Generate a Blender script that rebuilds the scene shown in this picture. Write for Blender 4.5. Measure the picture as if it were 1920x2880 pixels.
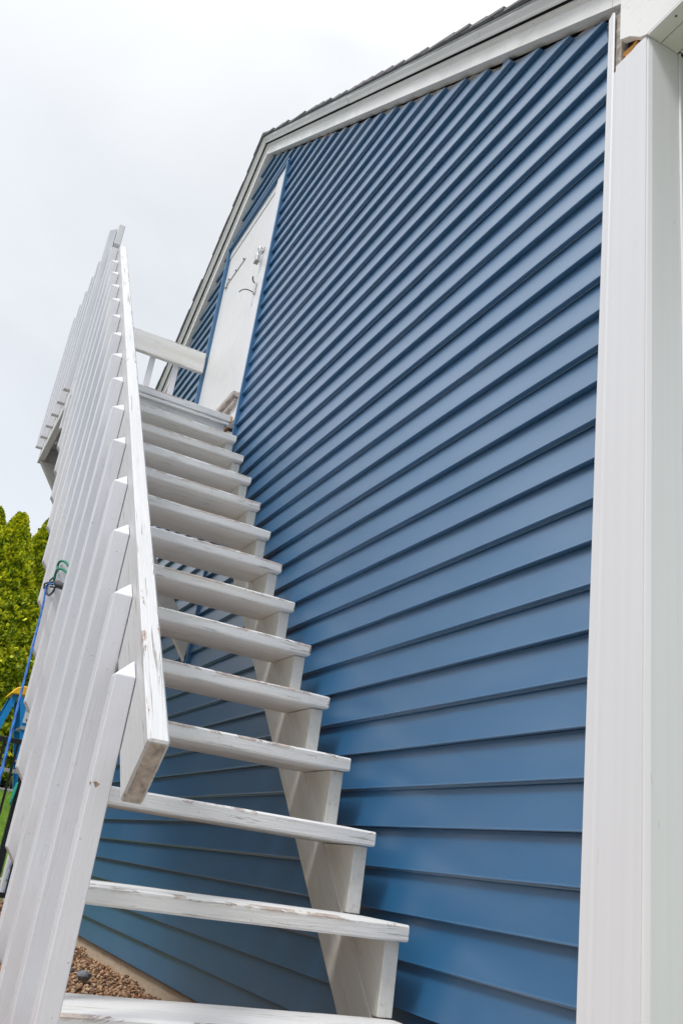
import bpy, bmesh, math, random
from mathutils import Vector, Matrix, noise
R = math.radians
rng = random.Random(7)

# ------------------------------------------------------------------ scene, camera, light
sc = bpy.context.scene
for o in list(bpy.data.objects):
    bpy.data.objects.remove(o)
C = sc.collection
cam_d = bpy.data.cameras.new('camera')
cam = bpy.data.objects.new('camera', cam_d)
C.objects.link(cam)
cam_d.sensor_fit = 'HORIZONTAL'
cam_d.sensor_width = 36.0
cam_d.lens = 47.15730
cam_d.clip_start = 0.02
cam_d.clip_end = 800
_r = Vector((0.4541978, 0.8808152, 0.1336745)); _u = Vector((0.2837181, -0.2852395, 0.9155012)); _b = Vector((0.8445167, -0.3778927, -0.3794584))
cam.matrix_world = Matrix(((_r.x, _u.x, _b.x, 1.42071), (_r.y, _u.y, _b.y, -1.24321), (_r.z, _u.z, _b.z, 0.15375), (0, 0, 0, 1)))
sc.camera = cam
sc.render.engine = 'CYCLES'
sc.view_settings.view_transform = 'Standard'
sc.view_settings.look = 'None'
sc.view_settings.exposure = 0.58
sc.view_settings.gamma = 1.0
sc.view_settings.use_curve_mapping = False

SUN_DIR = Vector((0.25, -0.52, 0.86)).normalized()
w = bpy.data.worlds.new('World')
sc.world = w
w.use_nodes = True
nt = w.node_tree
nt.nodes.clear()
N = nt.nodes.new; Lk = nt.links.new
out = N('ShaderNodeOutputWorld')
sky = N('ShaderNodeTexSky')
sky.sky_type = 'NISHITA'; sky.sun_disc = False
sky.sun_elevation = math.asin(SUN_DIR.z)
sky.sun_rotation = math.atan2(SUN_DIR.x, SUN_DIR.y)
bg1 = N('ShaderNodeBackground'); bg1.inputs[1].default_value = 0.05
Lk(sky.outputs[0], bg1.inputs[0])
tc = N('ShaderNodeTexCoord')
sep = N('ShaderNodeSeparateXYZ'); Lk(tc.outputs['Generated'], sep.inputs[0])
rampz = N('ShaderNodeValToRGB')
Lk(sep.outputs[2], rampz.inputs[0])
e = rampz.color_ramp.elements
e[0].position = 0.0; e[0].color = (0.26, 0.26, 0.25, 1)
e[1].position = 1.0; e[1].color = (2.4, 2.4, 2.4, 1)
for p_, v_ in ((0.16, 0.50), (0.30, 0.73), (0.50, 0.745), (0.64, 0.81), (0.76, 0.94), (0.87, 1.75)):
    k = rampz.color_ramp.elements.new(p_); k.color = (v_, v_ * 0.985, v_ * 0.925, 1)
mp = N('ShaderNodeMapping'); mp.inputs['Scale'].default_value = (2.2, 2.2, 3.6)
Lk(tc.outputs['Generated'], mp.inputs[0])
nz = N('ShaderNodeTexNoise'); nz.inputs['Scale'].default_value = 1.3; nz.inputs['Detail'].default_value = 5; nz.inputs['Roughness'].default_value = 0.5
nz.inputs['Distortion'].default_value = 0.5
Lk(mp.outputs[0], nz.inputs[0])
mr = N('ShaderNodeMapRange'); mr.inputs[1].default_value = 0.3; mr.inputs[2].default_value = 0.7
mr.inputs[3].default_value = 0.90; mr.inputs[4].default_value = 1.09
Lk(nz.outputs[0], mr.inputs[0])
mul = N('ShaderNodeMix'); mul.data_type = 'RGBA'; mul.blend_type = 'MULTIPLY'; mul.inputs[0].default_value = 1
Lk(rampz.outputs[0], mul.inputs[6]); Lk(mr.outputs[0], mul.inputs[7])
bg2 = N('ShaderNodeBackground'); bg2.inputs[1].default_value = 0.66
Lk(mul.outputs[2], bg2.inputs[0])
addS = N('ShaderNodeAddShader'); Lk(bg1.outputs[0], addS.inputs[0]); Lk(bg2.outputs[0], addS.inputs[1])
Lk(addS.outputs[0], out.inputs[0])

sd = bpy.data.lights.new('sun', 'SUN'); sd.energy = 1.5; sd.angle = R(14); sd.color = (1.0, 0.98, 0.96)
so = bpy.data.objects.new('sun', sd); C.objects.link(so)
so.rotation_euler = SUN_DIR.to_track_quat('Z', 'Y').to_euler()
so.location = (6, -8, 10)

# ------------------------------------------------------------------ helpers
def link(name, me, mat=None, parent=None):
    o = bpy.data.objects.new(name, me)
    C.objects.link(o)
    if mat is not None and len(me.materials) == 0:
        me.materials.append(mat)
    if parent is not None:
        o.parent = parent
        o.matrix_parent_inverse = parent.matrix_world.inverted()
    return o

def thing(name, label, cat, loc=(0, 0, 0), group=None):
    o = bpy.data.objects.new(name, None)
    C.objects.link(o)
    o.location = loc
    o.matrix_world = Matrix.Translation(loc)
    o.empty_display_size = 0.1
    o['label'] = label; o['category'] = cat
    if group: o['group'] = group
    return o

def tag(o, label=None, cat=None, group=None, kind=None):
    if label: o['label'] = label
    if cat: o['category'] = cat
    if group: o['group'] = group
    if kind: o['kind'] = kind
    return o

def bevelled(bm, w, seg=1):
    if w > 0:
        bmesh.ops.bevel(bm, geom=list(bm.edges), offset=w, segments=seg, affect='EDGES', clamp_overlap=True)

def finish(name, bm, mat, parent, smooth=False):
    bmesh.ops.recalc_face_normals(bm, faces=list(bm.faces))
    me = bpy.data.meshes.new(name)
    bm.to_mesh(me); bm.free()
    if smooth:
        for p in me.polygons: p.use_smooth = True
    return link(name, me, mat, parent)

def bm_prism(bm, poly, axis, a, b):
    """poly: 2D points; extruded along axis 'x','y','z' from a to b. 2D axes = the other two in order."""
    def P(p, t):
        if axis == 'x': return (t, p[0], p[1])
        if axis == 'y': return (p[0], t, p[1])
        return (p[0], p[1], t)
    v0 = [bm.verts.new(P(p, a)) for p in poly]
    v1 = [bm.verts.new(P(p, b)) for p in poly]
    n = len(poly)
    bm.faces.new(v0); bm.faces.new(v1[::-1])
    for i in range(n):
        bm.faces.new((v0[i], v0[(i + 1) % n], v1[(i + 1) % n], v1[i]))

def box(name, x0, x1, y0, y1, z0, z1, mat, parent=None, bev=0.002):
    bm = bmesh.new()
    bm_prism(bm, [(x0, y0), (x1, y0), (x1, y1), (x0, y1)], 'z', z0, z1)
    bmesh.ops.recalc_face_normals(bm, faces=list(bm.faces))
    bevelled(bm, bev)
    return finish(name, bm, mat, parent)

def prism(name, poly, axis, a, b, mat, parent=None, bev=0.002):
    bm = bmesh.new()
    bm_prism(bm, poly, axis, a, b)
    bmesh.ops.recalc_face_normals(bm, faces=list(bm.faces))
    bevelled(bm, bev)
    return finish(name, bm, mat, parent)

def tube(name, pts, r, mat, parent=None, seg=8, smooth_path=True, bm=None):
    pts = [Vector(p) for p in pts]
    if smooth_path and len(pts) > 2:
        q = []
        P = [pts[0] * 2 - pts[1]] + pts + [pts[-1] * 2 - pts[-2]]
        for i in range(1, len(P) - 2):
            for s in range(5):
                t = s / 5
                q.append(0.5 * ((2 * P[i]) + (-P[i - 1] + P[i + 1]) * t + (2 * P[i - 1] - 5 * P[i] + 4 * P[i + 1] - P[i + 2]) * t * t + (-P[i - 1] + 3 * P[i] - 3 * P[i + 1] + P[i + 2]) * t ** 3))
        q.append(pts[-1]); pts = q
    own = bm is None
    if own: bm = bmesh.new()
    rings = []
    ref = Vector((0.3, 0.5, 0.81))
    for i, p in enumerate(pts):
        d = (pts[min(i + 1, len(pts) - 1)] - pts[max(i - 1, 0)]).normalized()
        u = ref - d * ref.dot(d)
        if u.length < 1e-3: u = Vector((1, 0, 0)) - d * d.x
        u.normalize(); v = d.cross(u); ref = u
        rings.append([bm.verts.new(p + r * (math.cos(2 * math.pi * j / seg) * u + math.sin(2 * math.pi * j / seg) * v)) for j in range(seg)])
    for i in range(len(rings) - 1):
        for j in range(seg):
            bm.faces.new((rings[i][j], rings[i][(j + 1) % seg], rings[i + 1][(j + 1) % seg], rings[i + 1][j]))
    bm.faces.new(rings[0]); bm.faces.new(rings[-1][::-1])
    if own: return finish(name, bm, mat, parent, True)

# ------------------------------------------------------------------ materials
def mat_new(name):
    m = bpy.data.materials.new(name); m.use_nodes = True
    nt = m.node_tree; b = nt.nodes['Principled BSDF']
    return m, nt, b

class G:
    """small node helper"""
    def __init__(s, nt): s.nt = nt
    def n(s, t, **kw):
        x = s.nt.nodes.new(t)
        for k_, v in kw.items(): setattr(x, k_, v)
        return x
    def l(s, a, b): s.nt.links.new(a, b)
    def coord(s, scale=(1, 1, 1), out='Object', rot=(0, 0, 0)):
        t = s.n('ShaderNodeTexCoord'); m = s.n('ShaderNodeMapping')
        m.inputs['Scale'].default_value = scale; m.inputs['Rotation'].default_value = rot
        s.l(t.outputs[out], m.inputs[0]); return m.outputs[0]
    def sloped(s, scale):
        a = s.coord(rot=(0, R(45), 0)); m = s.n('ShaderNodeMapping'); m.inputs['Scale'].default_value = scale
        s.l(a, m.inputs[0]); return m.outputs[0]
    def noise(s, vec, scale, detail=3, rough=0.5, dist=0.0):
        x = s.n('ShaderNodeTexNoise'); x.inputs['Scale'].default_value = scale
        x.inputs['Detail'].default_value = detail; x.inputs['Roughness'].default_value = rough; x.inputs['Distortion'].default_value = dist
        s.l(vec, x.inputs[0]); return x.outputs[0]
    def rng(s, v, a, b, c=0.0, d=1.0):
        x = s.n('ShaderNodeMapRange'); x.inputs[1].default_value = a; x.inputs[2].default_value = b
        x.inputs[3].default_value = c; x.inputs[4].default_value = d; s.l(v, x.inputs[0]); return x.outputs[0]
    def math(s, op, a, b):
        x = s.n('ShaderNodeMath', operation=op)
        for i, v in enumerate((a, b)):
            if isinstance(v, (int, float)): x.inputs[i].default_value = v
            else: s.l(v, x.inputs[i])
        return x.outputs[0]
    def mix(s, f, a, b, blend='MIX'):
        x = s.n('ShaderNodeMix', data_type='RGBA', blend_type=blend)
        if isinstance(f, (int, float)): x.inputs[0].default_value = f
        else: s.l(f, x.inputs[0])
        for i, v in ((6, a), (7, b)):
            if isinstance(v, tuple): x.inputs[i].default_value = (*v, 1)
            else: s.l(v, x.inputs[i])
        return x.outputs[2]
    def bump(s, h, strength, dist, nrm=None):
        x = s.n('ShaderNodeBump'); x.inputs['Strength'].default_value = strength; x.inputs['Distance'].default_value = dist
        s.l(h, x.inputs['Height'])
        if nrm is not None: s.l(nrm, x.inputs['Normal'])
        return x.outputs[0]
    def edge(s, radius):
        bv = s.n('ShaderNodeBevel', samples=4); bv.inputs[0].default_value = radius
        ge = s.n('ShaderNodeNewGeometry')
        d = s.n('ShaderNodeVectorMath', operation='DOT_PRODUCT')
        s.l(bv.outputs[0], d.inputs[0]); s.l(ge.outputs['Normal'], d.inputs[1])
        return d.outputs['Value']

def g_bev(g):
    bv = g.n('ShaderNodeBevel', samples=4); bv.inputs[0].default_value = 0.012
    return bv.outputs[0]

def wood_paint(name, grain='y', base=(0.735, 0.73, 0.725), chips=0.5, stain=0.3, rough=0.5, crack=0.5, relief=1.0):
    """weathered white paint on wood; grain runs along the given object axis"""
    m, nt, b = mat_new(name); g = G(nt)
    sc_ = {'x': (0.06, 1, 1), 'y': (1, 0.06, 1), 'z': (1, 1, 0.06), 's': (0.35, 1, 0.35)}[grain]
    v = g.coord(sc_) if grain != 's' else g.sloped((1, 1, 0.05))
    o = g.coord()
    gr = g.noise(v, 160, 4, 0.62, 0.4)
    fine = g.noise(o, 35, 4, 0.6)
    big = g.noise(o, 2.6, 3, 0.55)
    col = g.mix(g.rng(big, 0.35, 0.7), base, tuple(c * 0.93 for c in base))
    # yellowish and grey stains
    st = g.math('MULTIPLY', g.rng(g.noise(v, 14, 5, 0.65), 0.5, 0.72), stain)
    col = g.mix(st, col, (0.50, 0.46, 0.35))
    sp = g.math('MULTIPLY', g.rng(g.noise(o, 90, 2, 0.5), 0.70, 0.76), 0.45)
    col = g.mix(sp, col, (0.25, 0.22, 0.18))
    # fine cracks along the grain
    cr = g.math('MULTIPLY', g.rng(g.noise(v, 95, 4, 0.65, 0.5), 0.60, 0.70), crack)
    col = g.mix(cr, col, (0.36, 0.34, 0.31))
    # chips at arrises show red-brown primer and bare wood
    ed = g.rng(g.edge(0.014), 0.998, 0.955)
    vc = g.coord({'x': (0.3, 1, 1), 'y': (1, 0.3, 1), 'z': (1, 1, 0.3)}[grain]) if grain != 's' else g.sloped((1, 1, 0.3))
    upw = g.n('ShaderNodeNewGeometry'); uz = g.n('ShaderNodeSeparateXYZ'); nt.links.new(g_bev(g), uz.inputs[0])
    topm = g.rng(uz.outputs[2], -0.15, 0.15, 0.25, 1.0)
    ch = g.math('MULTIPLY', g.math('MULTIPLY', ed, topm), g.rng(g.noise(vc, 16, 5, 0.72, 0.8), 0.60 - 0.08 * chips, 0.62 - 0.08 * chips))
    ch = g.rng(ch, 0.25, 0.4)
    ch2 = g.rng(g.noise(v, 11, 5, 0.75, 0.8), 0.775 - 0.03 * chips, 0.79 - 0.03 * chips)
    ch = g.math('MAXIMUM', ch, ch2)
    ch = g.math('MULTIPLY', ch, 1.0 if chips > 0 else 0.0)
    brown = g.mix(g.rng(fine, 0.4, 0.6), (0.16, 0.05, 0.03), (0.36, 0.25, 0.16))
    col = g.mix(ch, col, brown)
    nt.links.new(col, b.inputs['Base Color'])
    b.inputs['Roughness'].default_value = rough
    h = g.math('ADD', g.math('MULTIPLY', gr, 0.5), g.math('MULTIPLY', cr, -0.6))
    h = g.math('ADD', h, g.math('MULTIPLY', ch, -0.8))
    n1 = g.bump(h, 0.9 * relief, 0.003)
    n2 = g.bump(g.noise(o, 12, 3, 0.5), 0.25, 0.004, n1)
    nt.links.new(n2, b.inputs['Normal'])
    return m

def plain(name, col, rough=0.5, metal=0.0, var=0.06, scale=20, spec=0.5, bump=0.0):
    m, nt, b = mat_new(name); g = G(nt)
    nn = g.noise(g.coord(), scale, 4, 0.6)
    c = g.mix(g.rng(nn, 0.3, 0.7), tuple(x * (1 - var) for x in col), tuple(min(1, x * (1 + var)) for x in col))
    nt.links.new(c, b.inputs['Base Color'])
    b.inputs['Roughness'].default_value = rough; b.inputs['Metallic'].default_value = metal
    b.inputs['Specular IOR Level'].default_value = spec
    if bump: nt.links.new(g.bump(nn, bump, 0.002), b.inputs['Normal'])
    return m

M = {}
M['wood_y'] = wood_paint('painted_wood_across', 'y', chips=1.15, stain=0.45, crack=0.8)
M['wood_z'] = wood_paint('painted_wood_upright', 'z', chips=0.0, stain=0.03, crack=0.22, base=(0.70, 0.705, 0.745), relief=0.6)
M['wood_s'] = wood_paint('painted_wood_sloping', 's', base=(0.60, 0.60, 0.61), chips=0.12, stain=0.20, crack=1.0)
M['wood_x'] = wood_paint('painted_wood_along', 'x', chips=0.25, stain=0.12, crack=0.3)
M['wood_side'] = wood_paint('painted_stringer_wood', 's', chips=0.0, stain=0.5, crack=0.4, base=(0.70, 0.68, 0.64))
M['fascia'] = wood_paint('painted_rake_board', 'x', chips=0.0, stain=0.10, crack=0.25, base=(0.86, 0.85, 0.83), relief=0.5)
def trim_mat():
    m, nt, b = mat_new('white_vinyl_trim'); g = G(nt)
    n1 = g.noise(g.coord((38, 38, 0.35)), 1.6, 4, 0.6); n2 = g.noise(g.coord(), 2.2, 4, 0.6); n3 = g.noise(g.coord((1, 1, 0.25)), 55, 2, 0.6)
    c = g.mix(g.rng(n1, 0.3, 0.7), (0.70, 0.70, 0.72), (0.735, 0.735, 0.75))
    c = g.mix(g.rng(n2, 0.45, 0.75, 0, 0.30), c, (0.66, 0.655, 0.66))
    c = g.mix(g.rng(n3, 0.72, 0.78, 0, 0.35), c, (0.42, 0.41, 0.40))
    nt.links.new(c, b.inputs['Base Color']); b.inputs['Roughness'].default_value = 0.38
    nt.links.new(g.bump(n1, 0.12, 0.0015), b.inputs['Normal'])
    return m
M['trimv'] = trim_mat()
M['trimv_plain'] = plain('white_vinyl_trim', (0.715, 0.715, 0.735), 0.36, var=0.015, scale=6)
M['endgrain'] = plain('weathered_end_grain', (0.48, 0.43, 0.40), 0.85, var=0.4, scale=55, bump=0.8)
M['rot'] = plain('rotten_bare_wood', (0.20, 0.11, 0.06), 0.9, var=0.75, scale=40, bump=1.0)
M['rawwood'] = plain('splintered_orange_wood', (0.80, 0.36, 0.08), 0.8, var=0.35, scale=60, bump=1.0)
M['old'] = plain('old_beige_sheathing', (0.42, 0.38, 0.33), 0.9, var=0.5, scale=60, bump=1.0)
M['gap'] = plain('near_black_backing', (0.012, 0.012, 0.013), 0.9, var=0.3)  # even near-black backing behind the siding and in the open gaps
M['door'] = plain('white_painted_door', (0.71, 0.705, 0.70), 0.42, var=0.03, scale=8)
M['steel'] = plain('galvanised_steel', (0.55, 0.56, 0.57), 0.35, 0.9, 0.15, 60)
M['steeldark'] = plain('worn_dark_metal', (0.09, 0.085, 0.08), 0.5, 0.7, 0.3, 60)
M['blackmetal'] = plain('black_powder_coat', (0.012, 0.012, 0.014), 0.35, 0.0, 0.2, 40)
M['blackplastic'] = plain('black_plastic', (0.02, 0.02, 0.022), 0.45, 0.0, 0.2, 40)
M['green'] = plain('green_vinyl_coating', (0.0, 0.20, 0.11), 0.35, 0.0, 0.08, 60)
M['teal'] = plain('teal_cord', (0.03, 0.42, 0.28), 0.7, 0.0, 0.3, 200)
M['yellow'] = plain('yellow_plastic_cap', (0.95, 0.52, 0.01), 0.45, 0.0, 0.05, 30)
M['ladderblue'] = plain('blue_fibreglass', (0.01, 0.27, 0.68), 0.4, 0.0, 0.06, 30)
M['alu'] = plain('aluminium', (0.55, 0.55, 0.54), 0.4, 0.6, 0.1, 40)
M['sillwood'] = plain('weathered_bare_sill', (0.42, 0.37, 0.34), 0.85, var=0.4, scale=50, bump=0.8)
M['knotwood'] = plain('scarred_knot_wood', (0.33, 0.25, 0.19), 0.9, var=0.55, scale=160, bump=1.0)
M['label'] = plain('white_sticker', (0.75, 0.76, 0.78), 0.5, var=0.02)
M['ink'] = plain('dark_print', (0.03, 0.05, 0.10), 0.6, var=0.02)
M['soffit'] = plain('white_soffit_vinyl', (0.76, 0.755, 0.74), 0.45, var=0.02, scale=5)

# blue vinyl siding with a faint embossed grain
m, nt_, b = mat_new('blue_vinyl_siding'); g = G(nt_)
v = g.coord((1.2, 14, 14)); gr = g.noise(v, 24, 5, 0.65, 0.3); o_ = g.coord()
big = g.noise(o_, 1.1, 3, 0.5)
col = g.mix(g.rng(big, 0.3, 0.7), (0.007, 0.101, 0.236), (0.011, 0.114, 0.264))
col = g.mix(g.math('MULTIPLY', g.rng(g.noise(g.coord((0.25, 1, 1)), 7, 4, 0.6), 0.45, 0.8), 0.20), col, (0.16, 0.22, 0.32))
vd = g.n('ShaderNodeTexVoronoi'); vd.inputs['Scale'].default_value = 24; nt_.links.new(o_, vd.inputs[0])
sx = g.n('ShaderNodeSeparateColor'); nt_.links.new(vd.outputs['Color'], sx.inputs[0])
dust = g.math('MULTIPLY', g.math('LESS_THAN', vd.outputs['Distance'], 0.028), g.math('GREATER_THAN', sx.outputs[0], 0.90))
col = g.mix(dust, col, (0.6, 0.65, 0.7))
nt_.links.new(col, b.inputs['Base Color'])
b.inputs['Roughness'].default_value = 0.42; b.inputs['IOR'].default_value = 1.6
b.inputs['Specular IOR Level'].default_value = 1.0
b.inputs['Coat Weight'].default_value = 0.85; b.inputs['Coat IOR'].default_value = 1.6; b.inputs['Coat Roughness'].default_value = 0.30
nt_.links.new(g.bump(gr, 0.12, 0.0007, g.bump(big, 0.35, 0.01)), b.inputs['Normal'])
M['siding'] = m
M['bluetrim'] = plain('blue_j_channel_vinyl', (0.055, 0.155, 0.30), 0.4, var=0.05)

# shingles
m, nt_, b = mat_new('grey_asphalt_shingle'); g = G(nt_)
nn = g.noise(g.coord(), 260, 2, 0.7); n2 = g.noise(g.coord(), 9, 2, 0.5)
col = g.mix(g.rng(nn, 0.3, 0.7), (0.11, 0.11, 0.115), (0.34, 0.33, 0.34)); col = g.mix(g.math('MULTIPLY', n2, 0.4), col, (0.20, 0.19, 0.20))
nt_.links.new(col, b.inputs['Base Color']); b.inputs['Roughness'].default_value = 0.92
nt_.links.new(g.bump(nn, 1.0, 0.003), b.inputs['Normal']); M['shingle'] = m

# concrete foundation
m, nt_, b = mat_new('stained_concrete'); g = G(nt_)
n1 = g.noise(g.coord((1, 1, 2.5)), 5, 5, 0.65, 0.5); n2 = g.noise(g.coord(), 70, 4, 0.6)
col = g.mix(g.rng(n1, 0.3, 0.7), (0.44, 0.33, 0.22), (0.56, 0.46, 0.35)); col = g.mix(g.rng(n2, 0.55, 0.75, 0, 0.6), col, (0.24, 0.15, 0.09))
nt_.links.new(col, b.inputs['Base Color']); b.inputs['Roughness'].default_value = 0.9
nt_.links.new(g.bump(n2, 0.8, 0.004), b.inputs['Normal']); M['concrete'] = m

def island_mat(name, ramp, rough=0.85, scale=90, trans=0.0):
    m, nt_, b = mat_new(name); g = G(nt_)
    ge = g.n('ShaderNodeNewGeometry'); cr = g.n('ShaderNodeValToRGB')
    nt_.links.new(ge.outputs['Random Per Island'], cr.inputs[0])
    el = cr.color_ramp.elements
    el[0].position = ramp[0][0]; el[0].color = (*ramp[0][1], 1); el[1].position = ramp[-1][0]; el[1].color = (*ramp[-1][1], 1)
    for p_, c_ in ramp[1:-1]:
        x = el.new(p_); x.color = (*c_, 1)
    nn = g.noise(g.coord(), scale, 3, 0.6)
    c = g.mix(g.rng(nn, 0.3, 0.7, 0.0, 0.35), cr.outputs[0], (0.05, 0.035, 0.02), 'MIX')
    nt_.links.new(c, b.inputs['Base Color']); b.inputs['Roughness'].default_value = rough
    return m, nt_, b, g
M['gravel'] = island_mat('river_gravel', [(0.0, (0.09, 0.045, 0.025)), (0.25, (0.30, 0.16, 0.08)), (0.55, (0.50, 0.31, 0.17)), (0.8, (0.60, 0.42, 0.28)), (0.90, (0.40, 0.13, 0.05)), (1.0, (0.07, 0.075, 0.085))])[0]
M['greystone'] = plain('grey_stone', (0.16, 0.17, 0.19), 0.75, var=0.3, scale=50, bump=0.6)
M['tanstone'] = plain('tan_stone_block', (0.45, 0.36, 0.26), 0.85, var=0.35, scale=12, bump=0.8)
M['greyblock'] = plain('grey_stone_block', (0.30, 0.29, 0.30), 0.85, var=0.25, scale=12, bump=0.8)
M['bark'] = plain('brown_bark', (0.13, 0.08, 0.05), 0.9, var=0.4, scale=30, bump=1)

def foliage(name, dark, mid, light):
    m, nt_, b = mat_new(name); g = G(nt_)
    ge = g.n('ShaderNodeNewGeometry')
    n1 = g.noise(g.coord(), 3.2, 3, 0.6)
    f = g.math('ADD', g.math('MULTIPLY', ge.outputs['Random Per Island'], 0.55), g.math('MULTIPLY', n1, 0.6))
    cr = g.n('ShaderNodeValToRGB'); nt_.links.new(f, cr.inputs[0])
    el = cr.color_ramp.elements; el[0].position = 0.25; el[0].color = (*dark, 1); el[1].position = 0.85; el[1].color = (*light, 1)
    x = el.new(0.55); x.color = (*mid, 1)
    nt_.links.new(cr.outputs[0], b.inputs['Base Color']); b.inputs['Roughness'].default_value = 0.55
    tr = g.n('ShaderNodeBsdfTranslucent'); nt_.links.new(cr.outputs[0], tr.inputs[0])
    mx = g.n('ShaderNodeMixShader'); mx.inputs[0].default_value = 0.3
    nt_.links.new(b.outputs[0], mx.inputs[1]); nt_.links.new(tr.outputs[0], mx.inputs[2])
    nt_.links.new(mx.outputs[0], nt_.nodes['Material Output'].inputs[0])
    return m
M['leaf'] = foliage('arborvitae_foliage', (0.05, 0.11, 0.006), (0.34, 0.42, 0.012), (0.85, 0.80, 0.03))
M['darkleaf'] = foliage('darkened_hedge_foliage', (0.012, 0.018, 0.012), (0.035, 0.045, 0.03), (0.07, 0.08, 0.055))  # hedge colours darkened to take green out of the siding reflections
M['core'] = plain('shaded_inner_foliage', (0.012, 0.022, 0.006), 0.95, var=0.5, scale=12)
M['grass'] = foliage('lawn_grass_blades', (0.10, 0.20, 0.02), (0.24, 0.42, 0.05), (0.45, 0.62, 0.12))

# ------------------------------------------------------------------ the setting: ground
GZ = -0.385
def lawn_z(x, y):
    t = max(0.0, min(1.0, (-8.6 - x) / 7.5))
    return GZ + 0.10 * max(0, min(1, (-7.6 - x) / 0.9)) + 1.12 * t

m, nt_, b = mat_new('lawn_soil'); g = G(nt_)
n1 = g.noise(g.coord(), 0.6, 4, 0.6); n2 = g.noise(g.coord(), 45, 3, 0.6)
col = g.mix(g.rng(n1, 0.3, 0.7), (0.10, 0.20, 0.03), (0.16, 0.30, 0.05)); col = g.mix(g.math('MULTIPLY', n2, 0.5), col, (0.035, 0.07, 0.012))
nt_.links.new(col, b.inputs['Base Color']); b.inputs['Roughness'].default_value = 0.95; M['lawn'] = m
nt_.links.new(g.bump(n2, 0.7, 0.02), b.inputs['Normal'])
m, nt_, b = mat_new('gravel_bed_ground'); g = G(nt_)
vo = g.n('ShaderNodeTexVoronoi'); vo.inputs['Scale'].default_value = 42; nt_.links.new(g.coord(), vo.inputs[0])
cr = g.n('ShaderNodeValToRGB'); nt_.links.new(vo.outputs['Color'], cr.inputs[0])
cr.color_ramp.elements[0].color = (0.10, 0.06, 0.035, 1); cr.color_ramp.elements[1].color = (0.40, 0.29, 0.19, 1)
nt_.links.new(cr.outputs[0], b.inputs['Base Color']); b.inputs['Roughness'].default_value = 0.95
nt_.links.new(g.bump(g.rng(vo.outputs['Distance'], 0, 0.6, 1, 0), 1.0, 0.01), b.inputs['Normal']); M['bed'] = m

bm = bmesh.new()
xs = [-400, -150, -60, -30, -20] + [-18 + i * 0.5 for i in range(20)] + [-8, -7, -5, -2, 2, 6, 15, 40, 120, 400]
ys = [-400, -120, -40, -20, -10, -6, -3, -2, -1, 0, 1, 2, 3, 5, 8, 15, 40, 120, 400]
vg = [[bm.verts.new((x, y, lawn_z(x, y))) for y in ys] for x in xs]
for i in range(len(xs) - 1):
    for j in range(len(ys) - 1):
        bm.faces.new((vg[i][j], vg[i + 1][j], vg[i + 1][j + 1], vg[i][j + 1]))
lawn = finish('lawn', bm, M['lawn'], None); tag(lawn, kind='structure')
bm = bmesh.new()
bm_prism(bm, [(-8.2, -1.75), (2.2, -1.75), (2.2, 0.03), (-7.3, 0.03), (-7.3, 3.0), (-8.2, 3.0)], 'z', GZ - 0.02, GZ + 0.006)
bm2 = bmesh.new(); bm_prism(bm2, [(-8.2, -12.5), (26, -12.5), (26, 16.0), (2.25, 16.0), (2.25, -1.80), (-8.2, -1.80)], 'z', GZ - 0.05, GZ + 0.012)
pt = finish('unseen_paving', bm2, plain('pale_concrete_paving', (0.24, 0.235, 0.225), 0.9, var=0.15, scale=3), None); tag(pt, kind='structure')  # unseen ground, put in and widened to keep bounced light neutral
bm2 = bmesh.new(); gx = [-15.8 + i * 0.38 for i in range(21)]
gv_ = [[bm2.verts.new((x, y, lawn_z(x, y) + 0.012)) for y in (-9.5, -2.3)] for x in gx]
for i in range(20): bm2.faces.new((gv_[i][0], gv_[i + 1][0], gv_[i + 1][1], gv_[i][1]))
dw = finish('unseen_dark_ground', bm2, plain('dark_ground_cover', (0.10, 0.10, 0.10), 0.95, var=0.2, scale=30), None); tag(dw, kind='structure')  # unseen sheet added over the lawn to stop green reflections in the siding
gb = finish('gravel_bed', bm, M['bed'], None); tag(gb, kind='structure')

# ------------------------------------------------------------------ house
house = thing('house', 'white-trimmed house gable clad in blue vinyl lap siding', 'house', (-3.5, 0.0, GZ))
PX, PZ, MR, ML = -3.53, 4.885, 0.661, 0.735       # frieze line: peak and the two roof slopes
def roof_z(x): return PZ - MR * (x - PX) if x > PX else PZ - ML * (PX - x)
def roof_x(z, side): return PX + (PZ - z) / MR if side > 0 else PX - (PZ - z) / ML
XL = -7.13
CH = 0.1016
DX0, DX1, DZ0, DZ1 = -4.07, -2.99, 2.47, 4.385
box('foundation', -7.25, 0.15, 0.02, 5.0, GZ - 0.3, -0.296, M['concrete'], house, 0.0)
# dark sheathing behind the siding and old clapboard remains at the cut ends
prism('sheathing', [(XL, -0.29), (0.05, -0.29), (0.05, 2.60), (PX, PZ + 0.05), (XL, 2.35)], 'y', 0.035, 0.06, M['gap'], house, 0.0)
# ragged old paint and plaster edge under the rake boards
for side in (1, -1):
    bm = bmesh.new(); rows = []
    n = 150
    for i in range(n + 1):
        t = i / n
        x = (0.0 + (PX - 0.0) * t) if side > 0 else (PX + (XL - PX) * t)
        z = roof_z(x)
        rag = noise.noise(Vector((x * 3.1, 0, side * 7))) * 0.035 + noise.noise(Vector((x * 14, 3, 0))) * 0.018
        rows.append((bm.verts.new((x, 0.028, z - 0.09)), bm.verts.new((x, 0.021, z - 0.012 + rag))))
    for i in range(n):
        bm.faces.new((rows[i][0], rows[i + 1][0], rows[i + 1][1], rows[i][1]))
    o = finish('old_paint_edge', bm, M['old'], house)

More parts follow.
